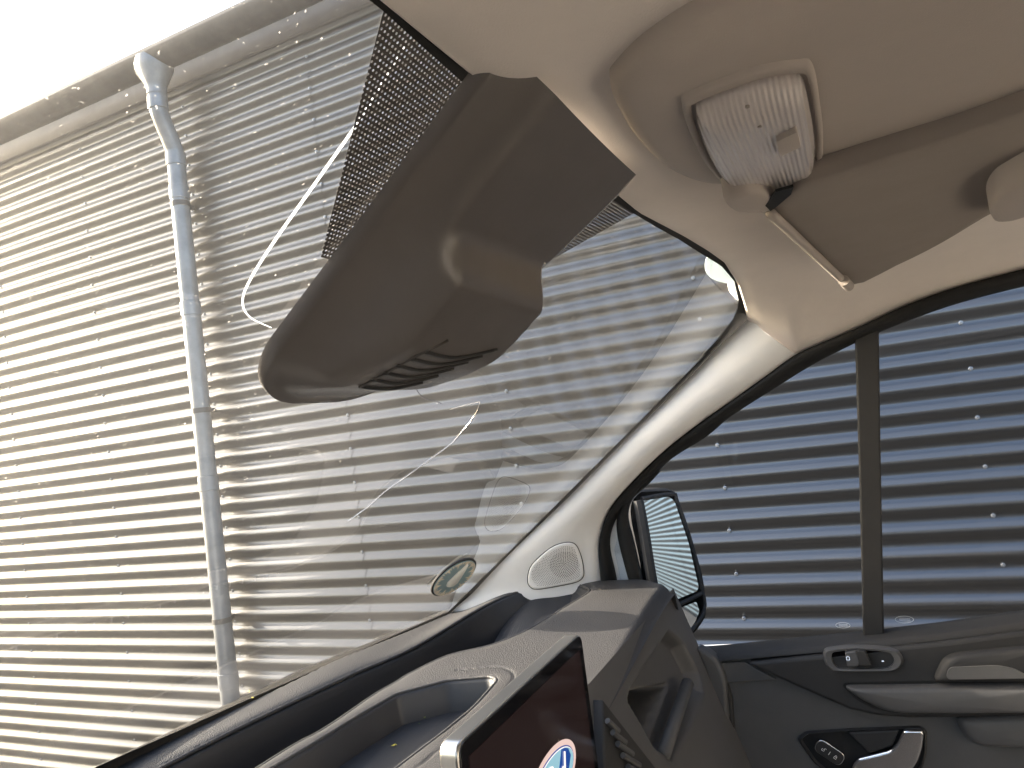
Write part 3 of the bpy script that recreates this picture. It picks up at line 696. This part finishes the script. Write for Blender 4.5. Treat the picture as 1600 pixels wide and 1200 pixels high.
clip = pillow('visor_clip', cr(ck_, 4, True), (0, 0, -1), [(0, -.03), (0, -.002), (.003, .003), (.008, .004)], 'console', van, sharp=False)
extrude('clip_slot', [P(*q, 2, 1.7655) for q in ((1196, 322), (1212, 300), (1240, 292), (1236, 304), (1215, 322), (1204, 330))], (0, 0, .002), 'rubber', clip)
ghp = [cast(hl_t, *q, .004) for q in ((1546, 318), (1556, 300), (1580, 285), (1640, 262), (1660, 300), (1620, 325), (1580, 342), (1552, 342))]
gpl = [P(*q, 2, 1.752) for q in ((1546, 322), (1556, 302), (1580, 287), (1650, 262), (1680, 300), (1620, 328), (1580, 343), (1552, 343))]
pillow('grab_handle', cr(gpl, 4, True), (0, 0, -1), [(0, -.03), (0, -.003), (.004, .002), (.012, .004)], 'console', van, sharp=False)

# --- dashboard: upper surface as a height field with two trays
step = .0030
xs_ = np.concatenate([np.arange(-.82, -.02, .012), np.arange(-.02, .866, step)]); ys_ = np.arange(.318, .86, .0026)
X, Y = np.meshgrid(xs_, ys_)
lip_near = [(-.7, .655), (-.4, .735), (0, .772), (.135, .772), (.286, .761), (.454, .734), (.566, .702), (.692, .676), (.746, .652), (.782, .616), (.826, .561), (.842, .51)]
ridge = [(-.7, .60), (-.3, .655), (.189, .663), (.284, .655), (.388, .653), (.436, .641), (.461, .635), (.516, .602), (.547, .552), (.578, .523), (.61, .504), (.673, .484), (.763, .462), (.80, .47)]
far_tray = lip_near+ridge[::-1]
near_tray = [(-.15, .64), (.165, .647), (.23, .640), (.334, .633), (.398, .618), (.442, .56), (.456, .500), (.445, .484), (.37, .482), (.285, .487), (.191, .493), (-.15, .50)]
Zb = 1.281+.044*sstep(.30, .80, X)*(1-.75*sstep(.60, .74, Y))+.010*sstep(.66, .78, Y)*(1-sstep(.45, .7, X))
def zbase(X, Y): return 1.281+.044*sstep(.30, .80, X)*(1-.75*sstep(.60, .74, Y))+.010*sstep(.66, .78, Y)*(1-sstep(.45, .7, X))
far_o = [(p.x, p.y) for p in round_poly([Vector((*p, 0)) for p in cr([Vector((*q, 0)) for q in lip_near], 4)+cr([Vector((*q, 0)) for q in ridge[::-1]], 4)], .012, 3)]
near_o = [(p.x, p.y) for p in round_poly([Vector((*q, 0)) for q in near_tray], .009, 5)]
d1 = sdist(X, Y, far_o); d2 = sdist(X, Y, near_o)
for poly, dd_ in ((far_o, d1), (near_o, d2)):                             # pull grid points near a tray's rim onto the rim
    q = np.array(poly); sel = np.argwhere(np.abs(dd_) < .0021)
    for (a, b) in sel:
        if xs_[b] < -.02: continue
        px_, py_ = X[a, b], Y[a, b]; best = None
        A0, B0 = np.roll(q, 1, 0), q; e = B0-A0; t = np.clip(((px_-A0[:, 0])*e[:, 0]+(py_-A0[:, 1])*e[:, 1])/np.maximum(1e-12, (e**2).sum(1)), 0, 1)
        c = A0+e*t[:, None]; k = np.argmin((c[:, 0]-px_)**2+(c[:, 1]-py_)**2); X[a, b], Y[a, b] = c[k]; dd_[a, b] = 0
def ztop(X, Y, d1, d2):
    Z = zbase(X, Y)-.003*np.exp(-np.maximum(d1, 0)/.005)-.002*np.exp(-np.maximum(d2, 0)/.004)
    Z = Z-.0022*np.exp(-((d2-.024)/.0014)**2)*(Y < .56)                   # panel seam round the tray rim
    Z = Z-.016*sstep(.345, .318, Y)**1.5
    rx = .862-.05*sstep(.40, .318, Y)
    yl = wsy(X, 1.290, -.006)
    return Z-.03*sstep(rx-.014, rx, X)-.05*sstep(yl, yl+.008, Y), rx
Z, rx = ztop(X, Y, d1, d2)
keep = (X < rx+.003) & (Y < wsy(X, 1.290, .012)) & (d1 > -.0005) & (d2 > -.0005)
dash = grid('dashboard', np.dstack([X, Y, Z]), 'dash', van, keep)
def tray(name, poly, depth, hole_d):
    q = [Vector((*p, 0)) for p in poly]; n = len(q); area = sum(q[i-1].x*q[i].y-q[i].x*q[i-1].y for i in range(n)); sg_ = 1 if area > 0 else -1
    nm = []
    for i in range(n):
        t = (q[(i+1) % n]-q[i-1]).normalized(); nm.append(Vector((-t.y, t.x, 0))*sg_)
    zt = [float(zbase(np.array(p.x), np.array(p.y)))-hole_d for p in q]
    rings = []
    for ins, fr_ in ((-.003, .03), (.0012, .03), (.003, .06), (.005, .14), (.010, 1.0)):
        rings.append([Vector((p.x+m_.x*ins, p.y+m_.y*ins, z-depth(p.x)*fr_)) for p, m_, z in zip(q, nm, zt)])
    tube(name+'_rim', [Vector((p.x, p.y, z-.0006)) for p, z in zip(q+q[:1], zt+zt[:1])], .0026, 'dash', dash, seg=8, caps=False, sharp=False)
    o = loft(name, rings, 'smooth_tray_shade', dash, closed=True, sharp=False)
    bot = rings[-1]; tri = tessellate_polygon([[Vector((p.x, p.y, 0)) for p in bot]])
    mesh(name+'_floor', bot, [tuple(t) for t in tri], 'smooth_tray_shade', dash, smooth=False)
    return o
ft = tray('far_tray', far_o, lambda x: .13*(1-.93*float(sstep(.66, .83, np.array(x)))), .0032)
nt = tray('near_tray', near_o, lambda x: .040, .0022); nt_floor = [o for o in dash.children if o.name == 'near_tray_floor'][0]
dash['label'] = 'dark grained dashboard with two long open trays'
# fins along the inside of the far tray, seen mirrored in the glass
for k in range(28):
    x = .02+.0212*k; yr = float(np.interp(x, [p[0] for p in ridge], [p[1] for p in ridge]))+.013
    box('vent_fin', (x, yr-.004, 1.215), (x+.0022, yr+.006, 1.258), 'silver', dash)
# rear face with the corner pocket
zz = np.arange(.80, 1.3101, .0032); xx = np.concatenate([np.arange(-.82, .36, .02), np.arange(.36, .846, .0032)])
XX, ZZ = np.meshgrid(xx, zz)
pk = [DF(*q) for q in ((1045, 984), (1068, 1005), (1092, 1050), (1100, 1083), (1086, 1120), (1052, 1192), (1020, 1165), (981, 1092), (985, 1075))]
hl_ = [DF(*q) for q in ((981, 1096), (1000, 1082), (1068, 1068), (1052, 1115), (1031, 1174), (1024, 1168))]
pd = sdist(XX, ZZ, [(p.x, p.z) for p in pk]); hd = sdist(XX, ZZ, [(p.x, p.z) for p in hl_])
YY = .335-.30*(1.325-ZZ)+.024*sstep(.002, -.014, pd)+.08*sstep(.001, -.010, hd)
edge_x = .842-.0*ZZ
face = grid('dashboard_face', np.dstack([XX, YY, ZZ]), 'dash_smooth', van)
br = [DF(*q, .004) for q in ((1074, 1068), (1060, 1110), (1036, 1180))]; tube('pocket_bar', br, .010, 'dash_smooth', face, seg=10, sharp=False)
# rolled edge between top and face
re = [Vector((x, .3215, 1.3095+.0*x-.0)) for x in (-.8, .3)]
et = [(1087, 1012), (1105, 1019), (1119, 1031), (1129, 1050), (1134, 1069), (1138, 1120), (1139, 1260), (1100, 1260), (1104, 1200), (1112, 1085), (1101, 1048)]
endt = extrude('end_trim', [P(*q, 0, .826) for q in et], (.03, 0, 0), 'dash_smooth', van, bevel=.006)
en2 = [(1134, 1062), (1143, 1090), (1148, 1150), (1149, 1260), (1136, 1260), (1136, 1120)]
extrude('end_trim', [P(*q, 0, .838) for q in en2], (.03, 0, 0), 'black_plastic', van, bevel=.004)
# centre air vent right of the screen
vb = [DF(*q, -.012) for q in ((942, 1092), (962, 1118), (1030, 1205), (1040, 1260), (950, 1260), (944, 1160))]
vent = extrude('air_vent', vb, (0, .03, 0), 'black_plastic', van, bevel=.003)
for k in range(5):
    a = DF(949+8*k, 1118+18*k+8, -.016); b = DF(966+11*k, 1142+18*k, -.016)
    tube('vent_slat', [a, b], .0035, 'dash_smooth', vent, seg=8)

# --- touchscreen
YS = .298
tl, tr_ = P(716, 1158, 1, YS), P(907, 991, 1, YS)
ztop = (tl.z+tr_.z)/2; sx0, sx1 = tl.x-.004, tr_.x
def spoly(x0, x1, z0, z1, y, r): return round_poly([Vector((x0, y, z0)), Vector((x1, y, z0)), Vector((x1, y, z1)), Vector((x0, y, z1))], r, 6)
scr = extrude('touchscreen', spoly(sx0, sx1, ztop-.19, ztop, YS, .012), (0, .016, 0), 'silver', van, bevel=.002)
scr['label'] = 'dark touchscreen with an oval blue emblem on it'
extrude('screen_glass', spoly(sx0+.0022, sx1-.001, ztop-.188, ztop-.0012, YS-.0012, .011), (0, .002, 0), 'black_gloss', scr, bevel=.0006)
extrude('display', spoly(sx0+.014, sx1-.013, ztop-.18, ztop-.014, YS-.0016, .002), (0, .0006, 0), 'display_lit', scr, smooth=False)
ec = P(866, 1217, 1, YS-.002)
def ell(a, b, y): return [Vector((ec.x+a*math.cos(t), y, ec.z+b*math.sin(t))) for t in np.linspace(0, 2*math.pi, 49)[:-1]]
emb = []
for k, (a, b, mm) in enumerate(((.0580, .0262, 'logo_rim'), (.0510, .0212, 'logo_blue'), (.0495, .0200, 'logo_white'), (.0485, .0192, 'logo_pale'))):
    extrude('emblem', ell(a, b, YS-.0019-.0003*k), (0, .0004, 0), mm, scr, smooth=False)
yq = YS-.0032
extrude('emblem', [Vector((ec.x+a, yq, ec.z+b)) for a, b in ((.012, .004), (.022, .0168), (.030, .0152), (.038, .0110), (.042, .0030), (.03, -.010), (.015, -.012))], (0, .0004, 0), 'logo_blue', scr, smooth=False)
def stroke(pts, r): tube('emblem_script', cr([Vector((ec.x+a*.001, yq-.0006, ec.z+b*.001)) for a, b in pts], 6), r*.001, 'logo_white', scr, seg=5)
stroke([(-38, 2), (-36, 9), (-28, 13), (-18, 12.5), (-8, 13.5), (-4, 12)], 1.1); stroke([(-22, 12.5), (-25, 4), (-30, -6), (-36, -9), (-39, -5)], 1.2); stroke([(-32, 3), (-24, 3.5), (-17, 4.5)], .8)
stroke([(-10, 2), (-14, -3), (-11, -8), (-6, -6), (-6, 0), (-10, 2), (-4, 2), (0, 1)], 1.0); stroke([(2, 4), (0, -8)], .9); stroke([(1, 0), (5, 4), (9, 3)], .9)
stroke([(20, 2), (15, 0), (14, -6), (18, -8), (22, -3), (27, 13)], 1.0); stroke([(27, 13), (22, -4), (24, -8), (29, -7)], .9)

# --- body shell, far side, floor, bonnet, bulkhead, seats (mostly out of the picture; they close the cab and shade it)
extrude('roof_panel', [(-.86, -2.4, 1.90), (-.80, .15, 1.85), (.80, .15, 1.85), (.86, -2.4, 1.90)], (0, 0, .04), 'white_paint', van, bevel=.01)
box('bulkhead', (-.93, -.99, .25), (.93, -.95, 1.92), 'bulkhead', van)
box('cab_floor', (-.93, -.99, .42), (.93, .9, .46), 'bulkhead', van)
extrude('cowl', [(-.86, .80, 1.270), (-.5, .87, 1.280), (0, .90, 1.280), (.5, .87, 1.280), (.86, .80, 1.270), (.86, .93, 1.20), (-.86, .93, 1.20)], (0, 0, -.03), 'black_plastic', van, bevel=.006)
hood = [[Vector((x, y, z-.05*(x/.88)**4)) for x in np.linspace(-.88, .88, 25)] for y, z in ((.90, 1.195), (.95, 1.185), (1.1, 1.13), (1.3, 1.05), (1.44, .985), (1.50, .93))]
loft('bonnet', hood, 'white_paint', van, solid=.004)
extrude('front_panel', [(-.86, 1.49, .93), (.86, 1.49, .93), (.88, 1.56, .35), (-.88, 1.56, .35)], (0, -.04, 0), 'white_paint', van, bevel=.01)
for s in (-1, 1):
    n_ = 'body_side'
    lower = [(s*.99, -2.4, .3), (s*.99, 1.45, .3), (s*.93, 1.45, 1.02), (s*.94, .8, 1.16), (s*.945, -.15, 1.20), (s*.945, -2.4, 1.20)]
    extrude(n_, lower, (-s*.03, 0, 0), 'white_paint', van, bevel=.006)
    extrude(n_, [(s*.945, -.72, 1.2), (s*.945, -2.4, 1.2), (s*.87, -2.4, 1.92), (s*.87, -.72, 1.92)], (-s*.03, 0, 0), 'white_paint', van, bevel=.006)
    # outer cant rail above the door
    extrude('cant_rail', [(s*.83, -.75, 1.78), (s*.835, -.1, 1.77), (s*.83, .1, 1.72), (s*.80, .16, 1.80), (s*.80, .16, 1.87), (s*.86, -.75, 1.92)], (s*.03, 0, 0), 'white_paint', van, bevel=.006)
# outer skin of the pillars
for s in (-1, 1):
    oo = [[Vector((s*(p.x+.052), p.y-.02, p.z+.0)) for p in A_], [Vector((s*(p.x+.055), p.y-.01, p.z)) for p in B_]]
    loft('outer_pillar', oo, 'white_paint', van, solid=.004)
# driver's side door panel and window edge
extrude('driver_door', [(-.85, .40, 1.22), (-.85, -.72, 1.26), (-.85, -.72, .5), (-.85, .40, .5)], (-.06, 0, 0), 'dash_smooth', van, bevel=.006)
b4 = [Vector((-p.x, p.y, p.z)) for p in b3]; g4 = [Vector((-p.x, p.y, p.z)) for p in g3]
loft('window_seal', [[p+Vector((-.02, 0, 0)) for p in b4], b4, g4, [p+Vector((-.02, 0, 0)) for p in g4]], 'rubber', van, sharp=False)
def wheel(x, y):
    rim_l = [[Vector((x+dx, y+rr*math.cos(a), .34+rr*math.sin(a))) for a in np.linspace(0, 2*math.pi, 33)[:-1]] for dx, rr in ((-.09, .21), (-.1, .25), (-.1, .31), (-.07, .34), (.07, .34), (.1, .31), (.1, .25), (.09, .21))]
    t = loft('wheel', rim_l, 'tyre', van, closed=True)
    loft('rim', [[Vector((x+dx, y+rr*math.cos(a), .34+rr*math.sin(a))) for a in np.linspace(0, 2*math.pi, 25)[:-1]] for dx, rr in ((-.08, .215), (-.03, .12), (-.05, .02))], 'silver', t, closed=True)
for x in (-.86, .86):
    wheel(x, 1.0); wheel(x, -2.0)

# ------------------------------------------------------------------ parking disc, sticker, crumbs
pc = WS(708, 900, -.004); nrm = Vector((2*WSB*pc.x/.77**2, 1, 1.321)).normalized()*-1
nrm = (nrm+(CAM-pc).normalized()*.18).normalized()
tx = Vector((1, 0, 0)); tx = (tx-nrm*tx.dot(nrm)).normalized(); ty = nrm.cross(tx)
disc = thing('parking_disc', 'round parking disc with an hour dial stuck in the lower corner of the windscreen', 'parking disc', pc-nrm*.003)
# measure the ellipse: the disc is a circle on the glass
rad = max((WS(675, 925, -.004)-pc).length, (WS(741, 873, -.004)-pc).length)*.98
def circ(r, off, n=48): return [pc+(tx*math.cos(a)+ty*math.sin(a))*r+nrm*off for a in np.linspace(0, 2*math.pi, n+1)[:-1]]
extrude('disc_rim', circ(rad, .004), -nrm*.004, 'black_plastic', disc, bevel=.001)
extrude('disc_face', circ(rad*.93, .0052), -nrm*.002, 'disc_blue', disc)
for k in range(48):
    a = 2*math.pi*k/48; l = .30 if k % 4 == 0 else .16; wdt = .085 if k % 4 == 0 else .045
    r_ = tx*math.cos(a)+ty*math.sin(a); t_ = -tx*math.sin(a)+ty*math.cos(a)
    extrude('dial_mark', [pc+nrm*.006+r_*rad*.91+t_*rad*wdt, pc+nrm*.006+r_*rad*.91-t_*rad*wdt, pc+nrm*.006+r_*rad*(.91-l)], -nrm*.0006, 'disc_cream', disc, smooth=False)
hd_ = (WS(731, 877, -.004)-pc).normalized(); hd_ = (hd_-nrm*hd_.dot(nrm)).normalized(); ht = nrm.cross(hd_)
hp_ = [pc+hd_*rad*a+ht*rad*b for a, b in ((.78, .02), (.2, .19), (-.2, .27), (-.38, .16), (-.42, -.02), (-.38, -.16), (-.2, -.27), (.2, -.19), (.78, -.02))]
pillow('dial_hand', hp_, nrm, [(0, .0055), (0, .008), (.003, .010)], 'paper_white', disc, sharp=False)
stp = [WS(*q, .0115) for q in ((1104, 405), (1103, 422), (1112, 435), (1128, 441), (1144, 443), (1154, 438), (1152, 420), (1138, 405), (1120, 397), (1110, 398))]
st = extrude('round_sticker', cr(stp, 5, True), (0, .0008, .0006), 'film_white', smooth=False)
tag(st, 'pale round sticker in the upper corner of the windscreen by the pillar', 'sticker')
def crumb(name, c, s, m, label):
    vs = [c+Vector((random.uniform(-1, 1)*s, random.uniform(-1, 1)*s, random.uniform(0, .5)*s)) for _ in range(9)]
    bm = bmesh.new()
    for v in vs: bm.verts.new(v)
    bmesh.ops.convex_hull(bm, input=bm.verts); me = bpy.data.meshes.new(name); bm.to_mesh(me); bm.free()
    o = link(name, me, m, None, False); tag(o, label, 'leaf crumb'); return o
dash_t = [build_bvh(nt_floor), build_bvh(nt)]
for (u, v, s, m, lab) in ((617, 1166, .0035, 'leaf_dry', 'largest yellow leaf crumb, on the floor of the near dashboard tray'), (664, 1121, .002, 'leaf_green', 'tiny green crumb on the sloping end wall of the near tray'), (655, 1132, .0016, 'leaf_green', 'speck of green debris below the tiny crumb in the near tray')):
    h = cast(dash_t[0], u, v, .001) or cast(dash_t[1], u, v, .001)
    if h: crumb('leaf_crumb', h[0], s, m, lab)
h = WS(395, 1091, -.006); crumb('leaf_crumb', h, .0028, 'leaf_dry', 'small yellow leaf crumb lying at the lower edge of the windscreen')
